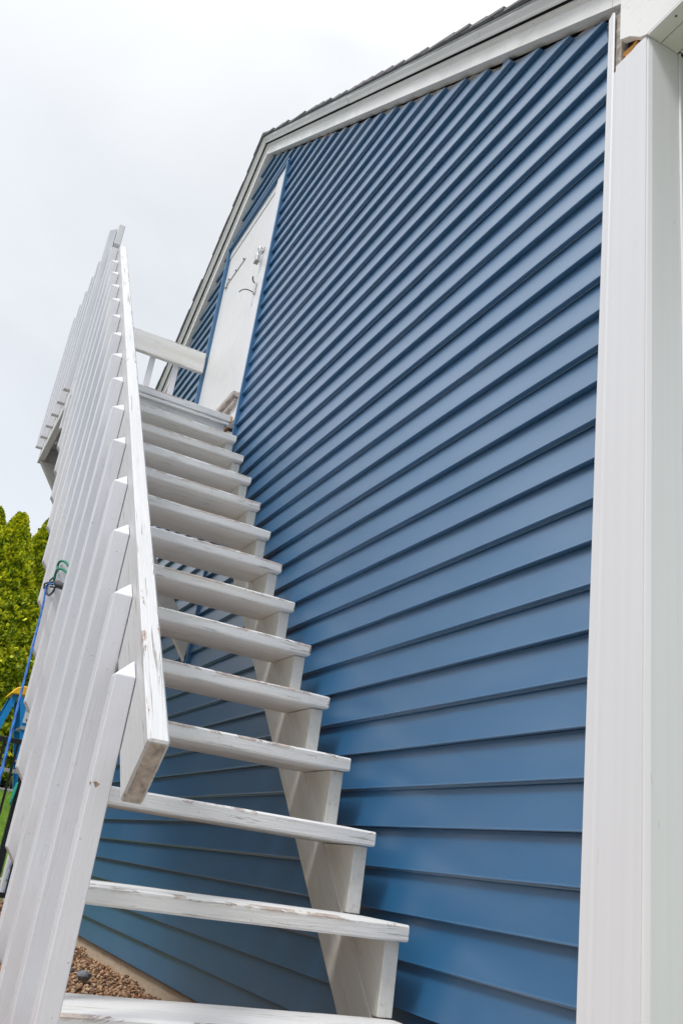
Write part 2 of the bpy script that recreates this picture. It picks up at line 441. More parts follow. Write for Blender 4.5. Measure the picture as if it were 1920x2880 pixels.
def siding_profile(lock):
    # (y, dz) from the top of the exposure down the face, round the butt, back under and down
    p = [(0.0185, 1.0), (0.0010, 0.050), (0.0, 0.022), (0.0006, 0.004), (0.0025, 0.0)]
    if lock:
        p += [(0.0125, -0.002), (0.0130, -0.036), (0.0142, -0.042), (0.0155, -0.020), (0.0195, 0.0)]
    else:
        p += [(0.0110, 0.002), (0.0195, 0.012)]
    return p

def course_mesh(bm, k, xa, xb, cutA, cutB, dy=0.0, jit=0.0):
    """one course from xa to xb; cutA / cutB: follow the roof slope at that end"""
    z0 = k * CH
    prof = siding_profile(k % 2 == 0)
    rows = []
    for (y, f) in prof:
        z = z0 + (f * CH if f == 1.0 else f * CH)
        a, b_ = xa, xb
        zz = min(max(z, z0), z0 + CH)
        if cutA: a = max(xa, roof_x(zz, -1) + 0.034 + jit)
        if cutB: b_ = min(xb, roof_x(zz, 1) - 0.040 - jit)
        if b_ - a < 0.003: b_ = a + 0.003
        rows.append((a, b_, y + dy, z))
    n = max(1, int((rows[2][1] - rows[2][0]) / 0.45))
    vv = []
    for (a, b_, y, z) in rows:
        vv.append([bm.verts.new((a + (b_ - a) * i / n, y + 0.0013 * noise.noise(Vector(((a + (b_ - a) * i / n) * 1.3, k * 3.3, 0))), z)) for i in range(n + 1)])
    for r_ in range(len(vv) - 1):
        for i in range(n):
            f = bm.faces.new((vv[r_][i], vv[r_][i + 1], vv[r_ + 1][i + 1], vv[r_ + 1][i]))
    return

joints = {-3: [-2.95], -2: [-2.95], -1: [-0.93, -4.4], 0: [-0.93, -4.4], 1: [-3.3], 2: [-3.3], 3: [-1.55, -5.2], 4: [-1.55, -5.2], 5: [-4.1], 6: [-4.1]}
js = [[-0.95, -4.55], [-2.62], [-1.72, -5.25], [-3.35], [-0.55, -4.2], [-2.2, -5.8]]
kmax = int((PZ - 0.02) / CH)
k = -4
while k <= kmax:
    seg_rows = {}
    jl = js[((k + 4) // 2) % 6]
    edges = [XL] + sorted(jl) + [0.0]
    for si in range(len(edges) - 1):
        xa, xb = edges[si], edges[si + 1]
        if si + 1 < len(edges) - 1: xb += 0.025
        parts = []
        for kk in (k, k + 1):
            if kk < -3 or kk > kmax: continue
            z0, z1 = kk * CH, (kk + 1) * CH
            a, b_ = xa, xb
            # house slope limits
            la = roof_x(z0, -1) + 0.02; lb = roof_x(z0, 1) - 0.02
            a2, b2 = max(a, la if z0 > 2.0 else a), min(b_, lb if z0 > 2.0 else b_)
            if b2 - a2 < 0.02: continue
            spans = [(a2, b2)]
            if z1 > DZ0 + 0.02 and z0 < DZ1 - 0.01:
                new = []
                for (p, q) in spans:
                    if p < DX0 - 0.015: new.append((p, min(q, DX0 - 0.012)))
                    if q > DX1 + 0.015: new.append((max(p, DX1 + 0.012), q))
                spans = [s_ for s_ in new if s_[1] - s_[0] > 0.02]
            for s_ in spans: parts.append((kk, s_[0], s_[1]))
        # panels are broken by the door: one object per side
        groups = {}
        for (kk, p, q) in parts:
            key = 0 if q <= DX0 else (2 if p >= DX1 else 1)
            groups.setdefault(key, []).append((kk, p, q))
        for key, lst in groups.items():
            bm = bmesh.new()
            for (kk, p, q) in lst:
                lap = 0.0013 * (len(edges) - 1 - si) - 0.0026
                course_mesh(bm, kk, p, q, kk * CH + CH > 2.05, kk * CH + CH > 2.45, dy=lap, jit=rng.uniform(-0.006, 0.008))
            finish('siding_panel', bm, M['siding'], house)
    k += 2

# blue J channels round the door and down to the brace
box('j_channel', DX0 - 0.022, DX0, -0.010, 0.03, 2.40, DZ1 + 0.0, M['bluetrim'], house, 0.002)
box('j_channel', DX0 - 0.022, DX1 + 0.022, -0.0115, 0.03, DZ1, DZ1 + 0.022, M['bluetrim'], house, 0.002)
box('j_channel', DX1, DX1 + 0.016, -0.012, 0.03, 2.44, DZ1 - 0.001, M['bluetrim'], house, 0.002)
box('j_channel', DX1 + 0.001, DX1 + 0.015, -0.010, 0.03, 1.07, 2.439, M['bluetrim'], house, 0.002)
box('j_channel', -3.125, -3.111, -0.010, 0.03, 1.07, 1.135, M['bluetrim'], house, 0.002)

# door
door = box('door', DX0 + 0.002, -3.172, 0.020, 0.05, 2.69, 4.300, M['door'], house, 0.0)
nb = 9
bw = (-3.174 - (DX0 + 0.004)) / nb
for i in range(nb):
    a = DX0 + 0.004 + i * bw
    box('door_board', a + 0.0012, a + bw - 0.0012, 0.0150, 0.0198, 2.692, 4.297, M['door'], door, 0.0012)
box('door_trim', -3.163, DX1 - 0.001, 0.0, 0.04, 2.505, 4.384, M['trimv'], house, 0.003)
box('door_trim', DX0 + 0.002, -3.168, 0.010, 0.04, 4.306, 4.384, M['trimv'], house, 0.002)
box('door_gap', -3.1715, -3.1635, 0.006, 0.019, 2.60, 4.30, M['rot'], house, 0.0)
box('door_sill', DX0 + 0.01, -3.035, -0.040, 0.04, 2.650, 2.682, M['sillwood'], house, 0.003)
box('door_sill', DX0 + 0.01, -3.045, -0.022, 0.04, 2.605, 2.644, M['sillwood'], house, 0.003)
box('rotten_wall_patch', DX0 + 0.01, -3.06, 0.012, 0.033, 2.52, 2.603, M['rot'], house, 0.0)
# strap hinge
hg = box('strap_hinge', -3.97, -3.62, 0.008, 0.0145, 4.030, 4.048, M['door'], door, 0.0015)
box('hinge_barrel', -4.005, -3.972, 0.0, 0.014, 4.000, 4.078, M['steel'], hg, 0.002)
for x in (-3.93, -3.80, -3.645):
    box('hinge_screw', x - 0.006, x + 0.006, 0.003, 0.008, 4.033, 4.045, M['steeldark'], hg, 0.001)
# latch handle
hd = box('latch_plate', -3.205, -3.165, 0.006, 0.0145, 3.39, 3.56, M['steel'], door, 0.002)
tube('latch_lever', [(-3.185, 0.004, 3.475), (-3.19, -0.018, 3.484), (-3.197, -0.050, 3.486), (-3.204, -0.074, 3.472), (-3.207, -0.084, 3.456)], 0.0036, M['steeldark'], hd)
tube('latch_catch', [(-3.165, 0.0, 3.53), (-3.175, -0.02, 3.55), (-3.165, -0.03, 3.575)], 0.0045, M['steeldark'], hd)
box('keeper', -3.16, -3.135, -0.012, -0.001, 3.44, 3.52, M['steel'], hd, 0.002)
hs = box('hasp', -3.24, -3.13, -0.008, -0.001, 3.765, 3.80, M['steel'], door, 0.002)
tube('staple', [(-3.15, -0.005, 3.79), (-3.15, -0.03, 3.80), (-3.15, -0.03, 3.775), (-3.15, -0.005, 3.77)], 0.004, M['steel'], hs)

# corner post trim at the right: front flange, face, return face, return flange
prism('corner_trim', [(0.010, -0.31), (0.046, -0.31), (0.046, 2.497), (0.040, 2.503), (0.022, 2.487)], 'y', -0.020, -0.013, M['trimv'], house, 0.003)
box('corner_trim', 0.0440, 0.0585, -0.0172, 0.02, -0.31, 2.2615, M['trimv'], house, 0.0)
prism('corner_face', [(0.057, -0.31), (0.168, -0.31), (0.168, 2.276), (0.134, 2.279), (0.057, 2.262)], 'y', -0.0200, -0.002, M['trimv'], house, 0.0)
prism('corner_return', [(0.057, -0.0195), (0.160, -0.0195), (0.172, -0.016), (0.176, -0.006), (0.176, 0.082), (0.11, 0.082), (0.11, 0.0), (0.057, 0.0)], 'z', -0.309, 2.2755, M['trimv'], house, 0.0)
box('corner_trim', 0.13, 0.181, 0.083, 0.092, -0.31, 2.2755, M['trimv'], house, 0.003)
box('corner_trim', 0.13, 0.176, 0.093, 0.130, -0.31, 2.2755, M['trimv'], house, 0.003)
# broken wood showing above the corner post
box('bare_stud', 0.030, 0.0615, -0.006, 0.02, 2.20, 2.50, M['old'], house, 0.0)
bm = bmesh.new()
for i in range(26):
    x = 0.068 + 0.095 * rng.random(); z = 2.30 + rng.uniform(-0.01, 0.035) - (x - 0.07) * 0.35
    s = Matrix.Rotation(rng.uniform(-0.6, 0.3), 3, 'Y')
    c = Vector((x, 0.004 + 0.01 * rng.random(), z))
    r_ = bmesh.ops.create_cube(bm, size=1.0)
    for v_ in r_['verts']: v_.co = c + s @ Vector((v_.co.x * 0.046, v_.co.y * 0.008, v_.co.z * 0.015))
finish('splintered_wood', bm, M['rawwood'], house)
box('dark_cavity', 0.05, 0.175, 0.018, 0.03, 2.24, 2.56, M['gap'], house, 0.0)  # near-black sheet, the dark of the hole put into its colour
# boxed eave end, soffit and the wall round the corner
prism('eave_end_board', [(0.075, 2.356), (0.112, 2.332), (0.150, 2.290), (0.172, 2.2765), (0.75, 2.2765), (0.75, 2.40), (0.30, 2.46), (0.09, 2.60), (0.075, 2.60)], 'y', -0.0235, -0.001, M['fascia'], house, 0.0)
box('soffit_edge', 0.177, 0.76, -0.0232, 0.020, 2.268, 2.2762, M['soffit'], house, 0.001)
box('soffit_panel', 0.177, 0.76, 0.023, 0.080, 2.270, 2.278, M['soffit'], house, 0.001)
box('soffit_panel', 0.183, 0.76, 0.083, 0.38, 2.272, 2.281, M['soffit'], house, 0.001)
for j in range(12):
    box('soffit_panel', 0.183, 0.76, 0.384 + j * 0.3, 0.68 + j * 0.3, 2.272, 2.281, M['soffit'], house, 0.001)
for (x, y) in ((0.255, -0.006), (0.26, 0.032), (0.40, -0.004)):
    bm = bmesh.new(); bmesh.ops.create_cone(bm, cap_ends=True, segments=10, radius1=0.0032, radius2=0.0022, depth=0.003, matrix=Matrix.Translation((x, y, 2.2685)))
    finish('nail_head', bm, M['steeldark'], house)
for kk in range(-3, 22):   # blue courses on the side wall
    z0 = kk * CH
    bm = bmesh.new()
    pr = [(0.1675, z0 + CH), (0.178, z0 + 0.004), (0.176, z0), (0.166, z0 + 0.001), (0.150, z0 + 0.001), (0.150, z0 + CH)]
    bm_prism(bm, pr, 'y', 0.131, 4.6)
    finish('siding_panel', bm, M['siding'], house)

# rake: frieze board, moulding, crown, shingles, both slopes
def rake(poly_yh, name, mat, a_x, b_x, side, over=0.0):
    """section (y, height above the frieze line) swept along a roof slope between x = a_x and b_x"""
    s = MR if side > 0 else ML
    bm = bmesh.new()
    va = [bm.verts.new((a_x, y, roof_z(a_x) + h)) for (y, h) in poly_yh]
    vb = [bm.verts.new((b_x, y, roof_z(b_x) + h)) for (y, h) in poly_yh]
    n = len(va)
    bm.faces.new(va); bm.faces.new(vb[::-1])
    for i in range(n): bm.faces.new((va[i], va[(i + 1) % n], vb[(i + 1) % n], vb[i]))
    return finish(name, bm, mat, house)
MO = [(0.02, 0.0665), (-0.0180, 0.0665), (-0.0230, 0.0695), (-0.0200, 0.0735), (-0.0215, 0.0760), (-0.0290, 0.0790), (-0.0290, 0.0850), (-0.0300, 0.0890), (-0.0270, 0.0925), (0.02, 0.0930)]
GP = [(0.02, 0.0990), (-0.0380, 0.0990), (-0.0380, 0.1010), (0.02, 0.1010)]
CR = [(0.02, 0.1012), (-0.0385, 0.1012), (-0.0390, 0.0935), (-0.043, 0.0900), (-0.047, 0.0950), (-0.049, 0.1050), (-0.055, 0.1130), (-0.060, 0.1180), (-0.063, 0.1230), (-0.063, 0.1310), (0.02, 0.1330)]
for side in (1, -1):
    a = 0.9 if side > 0 else -8.0
    def split(n): return [a + (PX - a) * i / n for i in range(n + 1)]
    f = [(-0.0185, 0.0), (-0.0185, 0.067), (0.02, 0.067), (0.02, 0.0)]
    if side > 0:
        xs_ = [0.9, 0.035, -1.86, PX]
    else: xs_ = [-8.0, -5.2, PX]
    for i in range(len(xs_) - 1):
        rake(f, 'rake_board', M['fascia'], xs_[i], xs_[i + 1] + (0.002 if i < len(xs_) - 2 else 0), side)
    rake(MO, 'rake_moulding', M['fascia'], a, PX, side)
    rake(GP, 'rake_gap_shade', M['gap'], a, PX, side)  # near-black slab; shade of the recess under the crown put into colour
    xc = [0.9, -1.93, PX] if side > 0 else [-8.0, -4.9, PX]
    rake(CR, 'crown_moulding', M['fascia'], xc[0], xc[1] + 0.004, side)
    rake([(y - 0.0015 if y < 0 else y, h + 0.001) for (y, h) in CR], 'crown_moulding', M['fascia'], xc[1], xc[2], side)
    # roof deck and drip edge
    rake([(-0.0640, 0.1335), (-0.0670, 0.1365), (4.7, 0.1365), (4.7, 0.105), (0.05, 0.105), (0.03, 0.1335)], 'roof_deck', M['steel'], a, PX, side)
    # shingle courses: each overlaps the one below, ends cut unevenly at the rake
    s = MR if side > 0 else ML
    L = math.hypot(1, s); d = Vector((-1 if side > 0 else 1, 0, s)) / L      # up the slope
    nrm = Vector((s if side > 0 else -s, 0, 1)) / L
    nco = int((abs(a - PX) * L) / 0.135)
    for i in range(nco + 1):
        p0 = Vector((a, 0, roof_z(a) + 0.1375)) + d * (i * 0.135)
        ln = min(0.20, (Vector((PX, 0, PZ + 0.1375)) - p0).length)
        lift = 0.0015 + 0.006 * rng.random()
        e0 = -0.078 + rng.uniform(-0.006, 0.006)
        p1 = p0 + d * ln
        t = 0.0085
        lw = p0 + nrm * (0.007 + lift); hi = p1 + nrm * 0.0015
        bm = bmesh.new()
        q = [lw, lw + nrm * t * 1.3, hi + nrm * t, hi]
        va = [bm.verts.new((v_.x, e0, v_.z)) for v_ in q]; vb = [bm.verts.new((v_.x, 4.8, v_.z)) for v_ in q]
        bm.faces.new(va); bm.faces.new(vb[::-1])
        for j in range(4): bm.faces.new((va[j], va[(j + 1) % 4], vb[(j + 1) % 4], vb[j]))
        finish('shingle_course', bm, M['shingle'], house)
# ridge cap
prism('ridge_cap', [(PX - 0.13, PZ + 0.150 - 0.13 * ML), (PX, PZ + 0.156), (PX + 0.13, PZ + 0.150 - 0.13 * MR), (PX + 0.13, PZ + 0.161 - 0.13 * MR), (PX, PZ + 0.170), (PX - 0.13, PZ + 0.161 - 0.13 * ML)], 'y', -0.082, 4.8, M['shingle'], house, 0.0)
# left corner trim and back / side walls so the house is solid from the side
box('corner_trim', XL - 0.11, XL - 0.002, -0.020, 0.06, -0.31, 2.22, M['trimv'], house, 0.004)
box('side_wall', XL - 0.10, XL - 0.02, 0.062, 4.6, -0.30, 2.20, M['siding'], house, 0.0)
prism('rear_wall', [(XL, -0.29), (0.14, -0.29), (0.14, 2.45), (PX, PZ), (XL, 2.2)], 'y', 4.62, 4.66, M['siding'], house, 0.0)
box('side_wall', 0.02, 0.149, 0.132, 4.6, -0.29, 2.27, M['siding'], house, 0.0)
# ------------------------------------------------------------------ padlock
pl = thing('padlock', 'steel padlock hanging from the hasp of the white upper door', 'padlock', (-3.15, -0.03, 3.70))
bm = bmesh.new()
bm_prism(bm, [(-3.174, 3.672), (-3.122, 3.672), (-3.122, 3.720), (-3.132, 3.735), (-3.164, 3.735), (-3.174, 3.720)], 'y', -0.044, -0.018)
bmesh.ops.recalc_face_normals(bm, faces=list(bm.faces)); bevelled(bm, 0.004)
finish('lock_body', bm, M['alu'], pl)
bm = bmesh.new()
for i in range(6):
    x = -3.168 + 0.008 * i
    for j in range(3):
        bmesh.ops.create_cube(bm, size=1.0, matrix=Matrix.Translation((x, -0.040 + j * 0.009, 3.6715)) @ Matrix.Diagonal((0.004, 0.005, 0.002, 1)))
finish('lock_plate', bm, M['steeldark'], pl)
tube('shackle', [(-3.165, -0.031, 3.73), (-3.165, -0.031, 3.775), (-3.158, -0.031, 3.79), (-3.148, -0.031, 3.796), (-3.138, -0.031, 3.79), (-3.131, -0.031, 3.775), (-3.131, -0.031, 3.73)], 0.0055, M['steel'], pl)

# ------------------------------------------------------------------ staircase
st = thing('staircase', 'weathered white wooden staircase with open treads, landing and close-set balusters', 'staircase', (-1.6, -0.46, GZ))
TN = [(-0.110, -0.308), (-0.308, -0.112), (-0.508, 0.085), (-0.714, 0.285), (-0.907, 0.481), (-1.104, 0.677), (-1.307, 0.876), (-1.514, 1.072), (-1.709, 1.270), (-1.911, 1.467), (-2.107, 1.662), (-2.311, 1.860), (-2.502, 2.048), (-2.696, 2.237)]
YR, YL = -0.060, -0.864
def tread(x, z):
    bm = bmesh.new()
    a, b_ = x - 0.235, x
    n = 10
    sec = [(a, z - 0.038), (b_ - 0.004, z - 0.0385), (b_, z - 0.034), (b_, z - 0.005), (b_ - 0.005, z), (a + 0.004, z), (a, z - 0.004)]
    rows = []
    for i in range(n + 1):
        y = YL + (YR - YL) * i / n
        wob = 0.0015 * noise.noise(Vector((x * 9, y * 6, z * 5)))
        shr = 0.003 if i in (0, n) else 0.0
        cx, cz = (a + b_) / 2, z - 0.019
        rows.append([bm.verts.new((cx + (p - cx) * (1 - shr * 4) + wob, y, cz + (q - cz) * (1 - shr * 20) + wob * 0.6)) for (p, q) in sec])
    m_ = len(sec)
    for i in range(n):
        for j in range(m_):
            bm.faces.new((rows[i][j], rows[i][(j + 1) % m_], rows[i + 1][(j + 1) % m_], rows[i + 1][j]))
    bm.faces.new(rows[0]); bm.faces.new(rows[-1][::-1])
    return finish('tread', bm, M['wood_y'], st)
for (x, z) in TN: tread(x, z)
# stringers: a straight board with triangular blocks under every tread
for (ya, yb) in ((-0.102, -0.064), (-0.8655, -0.8275)):
    o0 = -0.685; o1 = -0.868
    ztop = 2.36
    xtop = -2.93
    poly = [(o0 - (-0.36), -0.36), (o0 - (-0.36) - 0.0, -0.36)]
    poly = [(o1 + 0.365, -0.365), (o0 + 0.365, -0.365), (xtop, o0 - xtop), (xtop, o1 - xtop)]
    prism('stringer', poly, 'y', ya, yb, M['wood_side'], st, 0.0015)
    for i, (x, z) in enumerate(TN):
        xf = x - 0.034 if i else x - 0.034
        zt = z - 0.0395
        zb = (TN[i - 1][1] + 0.001) if i else -0.365
        # block between the board line x+z=o0, the front face and the tread
        pts = [(xf, zt), (min(xf, zt and (o0 - zt)), zt)]
        xl = o0 - zt + 0.001
        zl = o0 - xf + 0.001
        if zl < zb: poly = [(xf, zt), (xl, zt), (o0 - zb + 0.001, zb), (xf, zb)] if (o0 - zb + 0.001) < xf else [(xf, zt), (xl, zt), (xf, zb)]
        else: poly = [(xf, zt), (xl, zt), (xf, zl)]
        prism('stringer_block', poly, 'y', ya + 0.0008, yb + 0.0012, M['wood_side'], st, 0.0012)
        # front facing strip of the block down to the tread below
        if zl > zb:
            prism('stringer_block', [(xf, zl), (xf - 0.03, zl + 0.03), (xf - 0.03, zb), (xf, zb)], 'y', ya + 0.0008, yb + 0.0012, M['wood_side'], st, 0.001)
# handrail
hx, hz = -0.052, 0.325
dv = Vector((-1, 0, 1.010)).normalized(); nv = Vector((-1.010, 0, -1)).normalized()
p0 = Vector((hx, 0, hz)); p1 = p0 + dv * ((-2.985 - hx) / dv.x)
prism('handrail', [(p0.x, p0.z), (p1.x, p1.z), (p1.x + nv.x * 0.14, p1.z + nv.z * 0.14), (p0.x + nv.x * 0.14, p0.z + nv.z * 0.14)], 'y', -0.865, -0.827, M['wood_s'], st, 0.004)
bm = bmesh.new()
q = [p0 + nv * 0.006, p0 + nv * 0.134]
eps = -dv * 0.0012
vs = [(q[0], -0.860), (q[0], -0.832), (q[1], -0.832), (q[1], -0.860)]
va = [bm.verts.new((v_.x, y, v_.z)) for v_, y in vs]; vb = [bm.verts.new((v_.x + eps.x, y, v_.z + eps.z)) for v_, y in vs]
bm.faces.new(va); bm.faces.new(vb[::-1])
for j in range(4): bm.faces.new((va[j], va[(j + 1) % 4], vb[(j + 1) % 4], vb[j]))
finish('handrail_end_grain', bm, M['endgrain'], st)

def baluster(x0, x1, y0, y1, zb, zt, top=True, bottom=True, name='baluster'):
    """square stick, mitred top and bottom at the corner: outer (-y) and front (+x) bevels; zt = apex at (x0, y1)"""
    h = x1 - x0
    bm = bmesh.new()
    V = lambda x, y, z: bm.verts.new((x, y, z))
    # corners: A (x1,y0) front-outer, B (x1,y1) front-back, Cc (x0,y1) back, D (x0,y0)
    if top:
        tA, tB, tC, tD = V(x1, y0, zt - h), V(x1, y1, zt - h), V(x0, y1, zt), V(x0, y0, zt - h)
    else:
        tA, tB, tC, tD = V(x1, y0, zt), V(x1, y1, zt), V(x0, y1, zt), V(x0, y0, zt)
    if bottom:
        bA, bB, bC, bD = V(x1, y0, zb + h * 1.3), V(x1, y1, zb + h * 0.0), V(x0, y1, zb), V(x0, y0, zb + h * 1.3)
    else:
        bA, bB, bC, bD = V(x1, y0, zb), V(x1, y1, zb), V(x0, y1, zb), V(x0, y0, zb)
    bm.faces.new((tA, tB, bB, bA)); bm.faces.new((tB, tC, bC, bB)); bm.faces.new((tC, tD, bD, bC)); bm.faces.new((tD, tA, bA, bD))
    bm.faces.new((tA, tB, tC)); bm.faces.new((tA, tC, tD))
    bm.faces.new((bA, bC, bB)); bm.faces.new((bA, bD, bC))
    bmesh.ops.recalc_face_normals(bm, faces=list(bm.faces))
    bevelled(bm, 0.0016)
    return finish(name, bm, M['wood_z'], st)
for i in range(14):
    xa = -0.268 - 0.1972 * i + (rng.uniform(-0.003, 0.003) if i else 0)
    zt = 0.487 + 0.1992 * i
    zb = max(-0.382, -0.722 + 0.1992 * i)
    wv = rng.uniform(-0.0012, 0.0012) if i else 0
    baluster(xa, xa + 0.038, -0.9045 + wv, -0.8665, zb, zt)
baluster(-3.030, -2.992, -0.9045, -0.8665, 2.10, 3.262, top=False, bottom=False)
# weathered knot on the first baluster
bm = bmesh.new()
r_ = bmesh.ops.create_icosphere(bm, subdivisions=2, radius=1.0)
for v_ in bm.verts:
    v_.co = Vector((-0.2305 + 0.0006 * v_.co.x, -0.894 + v_.co.y * (0.010 + 0.010 * noise.noise(v_.co * 2.5)), 0.255 + v_.co.z * (0.009 + 0.010 * noise.noise(v_.co * 2.9))))
finish('knot', bm, M['knotwood'], st)

# landing
LX0, LX1 = -4.05, -2.87
xx = LX1
deck_x = [(-2.87, -3.008)] + [(-3.014 - i * 0.1505, -3.014 - i * 0.1505 - 0.145) for i in range(7)]
for (b_, a) in deck_x:
    box('deck_board', max(a, LX0), b_, YL - 0.030, YR + rng.uniform(-0.004, 0.002), 2.392, 2.431, M['wood_y'], st, 0.003)
box('nosing_strip', -2.885, -2.874, YL, YR - 0.006, 2.372, 2.3905, M['wood_y'], st, 0.002)
box('broken_end', -2.905, -2.8685, YR - 0.006, YR + 0.006, 2.394, 2.429, M['rawwood'], st, 0.003)
box('riser_board', -2.93, -2.905, YL + 0.002, YR - 0.022, 2.2375, 2.3905, M['wood_y'], st, 0.002)
box('rim_joist', -2.97, -2.932, YL, YR - 0.024, 2.25, 2.3905, M['wood_side'], st, 0.002)
box('rim_joist', LX0, -2.972, -0.8965, -0.8605, 2.291, 2.3905, M['wood_x'], st, 0.002)
box('rim_joist', LX0, LX0 + 0.038, -0.859, -0.012, 2.291, 2.3905, M['wood_side'], st, 0.002)
box('ledger', LX0 + 0.04, -2.98, -0.040, -0.002, 2.291, 2.3905, M['wood_side'], st, 0.002)
for x in (-3.32, -3.68):
    box('joist', x, x + 0.038, -0.859, -0.042, 2.291, 2.3905, M['wood_side'], st, 0.002)
# knee braces from the wall to the outer rim
for x in (-3.068, -4.02):
    prism('knee_brace', [(-0.004, 1.083), (-0.885, 2.288), (-0.785, 2.288), (-0.045, 1.282), (-0.004, 1.240)], 'x', x, x + 0.038, M['wood_side'], st, 0.002)
# landing guard
box('top_rail', LX0 - 0.02, -3.045, -0.895, -0.859, 3.325, 3.468, M['wood_x'], st, 0.004)
box('top_rail', LX0 - 0.038, LX0, -0.857, -0.006, 3.303, 3.462, M['wood_y'], st, 0.004)
for i in range(6):
    xa = -3.088 - 0.177 * i
    tall = i == 0
    h = 0.038
    z1 = 3.432 if tall else 3.325 + rng.uniform(-0.004, 0.004)
    prism('baluster', [(-0.9355, 2.352), (-0.8975, 2.352), (-0.8975, z1), (-0.9355, z1 - 0.030)], 'x', xa, xa + h, M['wood_z'], st, 0.0016)
for y in (-0.375, -0.205, -0.55, -0.72):
    prism('baluster', [(y, 2.432), (y + 0.036, 2.432), (y + 0.036, 3.40), (y, 3.40)], 'x', LX0 - 0.078, LX0 - 0.040, M['wood_z'], st, 0.0016)

# ------------------------------------------------------------------ hooks and rope tied to the balusters
gh = thing('green_hook', 'green vinyl-coated bungee hook looped round a stair baluster', 'hook', (-1.30, -0.91, 0.88))
tube('hook_arm', [(-1.435, -0.912, 0.935), (-1.45, -0.913, 0.962), (-1.40, -0.913, 0.962), (-1.34, -0.905, 0.945), (-1.30, -0.890, 0.915)], 0.0042, M['green'], gh)
tube('hook_arm', [(-1.29, -0.890, 0.892), (-1.345, -0.905, 0.922), (-1.40, -0.914, 0.935), (-1.43, -0.915, 0.93), (-1.44, -0.913, 0.905)], 0.0042, M['green'], gh)
tube('hook_tip', [(-1.44, -0.914, 0.918), (-1.49, -0.914, 0.925), (-1.545, -0.914, 0.930)], 0.0028, M['blackplastic'], gh)
bh = thing('black_hook', 'black bungee hook with plastic cap holding the blue rope', 'hook', (-1.50, -0.91, 0.90))
tube('hook_wire', [(-1.36, -0.912, 0.884), (-1.50, -0.912, 0.915), (-1.63, -0.912, 0.942), (-1.675, -0.913, 0.948), (-1.66, -0.913, 0.930), (-1.60, -0.913, 0.925)], 0.0032, M['blackplastic'], bh)
tube('hook_wire', [(-1.60, -0.914, 0.925), (-1.565, -0.914, 0.905), (-1.53, -0.914, 0.882), (-1.46, -0.914, 0.862), (-1.40, -0.914, 0.856), (-1.375, -0.913, 0.864)], 0.0032, M['blackplastic'], bh)
tube('hook_wire', [(-1.37, -0.912, 0.868), (-1.42, -0.912, 0.880), (-1.50, -0.912, 0.900)], 0.0032, M['blackplastic'], bh)
tube('hook_cap', [(-1.352, -0.911, 0.876), (-1.332, -0.908, 0.868), (-1.29, -0.900, 0.856), (-1.265, -0.893, 0.850)], 0.0115, M['blackplastic'], bh)
m, nt_, b = mat_new('blue_braided_rope'); g = G(nt_)
wv = g.n('ShaderNodeTexWave', wave_type='BANDS', bands_direction='DIAGONAL'); wv.inputs['Scale'].default_value = 90; wv.inputs['Distortion'].default_value = 1.5
nt_.links.new(g.coord(), wv.inputs[0])
col = g.mix(wv.outputs['Fac'], (0.0, 0.035, 0.22), (0.0, 0.15, 0.52)); nt_.links.new(col, b.inputs['Base Color']); b.inputs['Roughness'].default_value = 0.6
nt_.links.new(g.bump(wv.outputs['Fac'], 0.8, 0.001), b.inputs['Normal'])
tube_o = tube('rope', [(-1.44, -0.914, 0.893), (-1.52, -0.918, 0.912), (-1.53, -0.921, 0.895), (-1.50, -0.922, 0.868), (-1.42, -0.928, 0.812)] + [(-1.42 + (0.15 + 1.42) * t, -0.928 + (-1.085 + 0.928) * t, 0.812 + (GZ - 0.812) * t) for t in (0.15, 0.3, 0.5, 0.7, 0.85, 1.0)], 0.0035, m, None)
tag(tube_o, 'taut blue braided rope running down from the black hook', 'rope')

# ------------------------------------------------------------------ black metal fence
fx = -6.0
fn = thing('metal_fence', 'black metal picket fence running out from the house behind the stairs', 'fence', (fx, -1.2, GZ))
box('rail', fx - 0.016, fx + 0.016, -2.6, -0.024, 0.792, 0.830, M['blackmetal'], fn, 0.002)
box('rail', fx - 0.016, fx + 0.016, -2.6, -0.024, -0.28, -0.245, M['blackmetal'], fn, 0.002)
for y in (-0.235, -1.7, -2.55):
    box('post', fx - 0.0255, fx + 0.0255, y - 0.0255, y + 0.0255, GZ - 0.1, 0.79, M['blackmetal'], fn, 0.002)
yy = -0.328
while yy > -2.5:
    if abs(yy + 1.7) > 0.05: box('picket', fx - 0.0085, fx + 0.0085, yy - 0.0085, yy + 0.0085, -0.245, 0.791, M['blackmetal'], fn, 0.001)
    yy -= 0.100
box('picket', fx - 0.0085, fx + 0.0085, -0.148, -0.131, -0.245, 0.791, M['blackmetal'], fn, 0.001)
bm = bmesh.new()
for i in range(9):
    a = Vector((fx + 0.03, -0.27 + 0.012 * rng.random(), 0.52 - 0.004 * i))
    tube('x', [a, a + Vector((0.006, -0.01 + 0.012 * rng.random(), -0.05)), a + Vector((0.012, 0.004 * rng.random() - 0.012, -0.12 - 0.04 * rng.random()))], 0.004, None, None, 5, bm=bm)
tc_ = finish('cord_tail', bm, M['teal'], None, True)
tag(tc_, 'frayed teal cord tail knotted on the black fence post', 'cord')

# ------------------------------------------------------------------ stepladder
lx = -8.3
ld = thing('stepladder', 'blue fibreglass stepladder with a yellow top beyond the house corner', 'ladder', (lx, -0.1, -0.30))
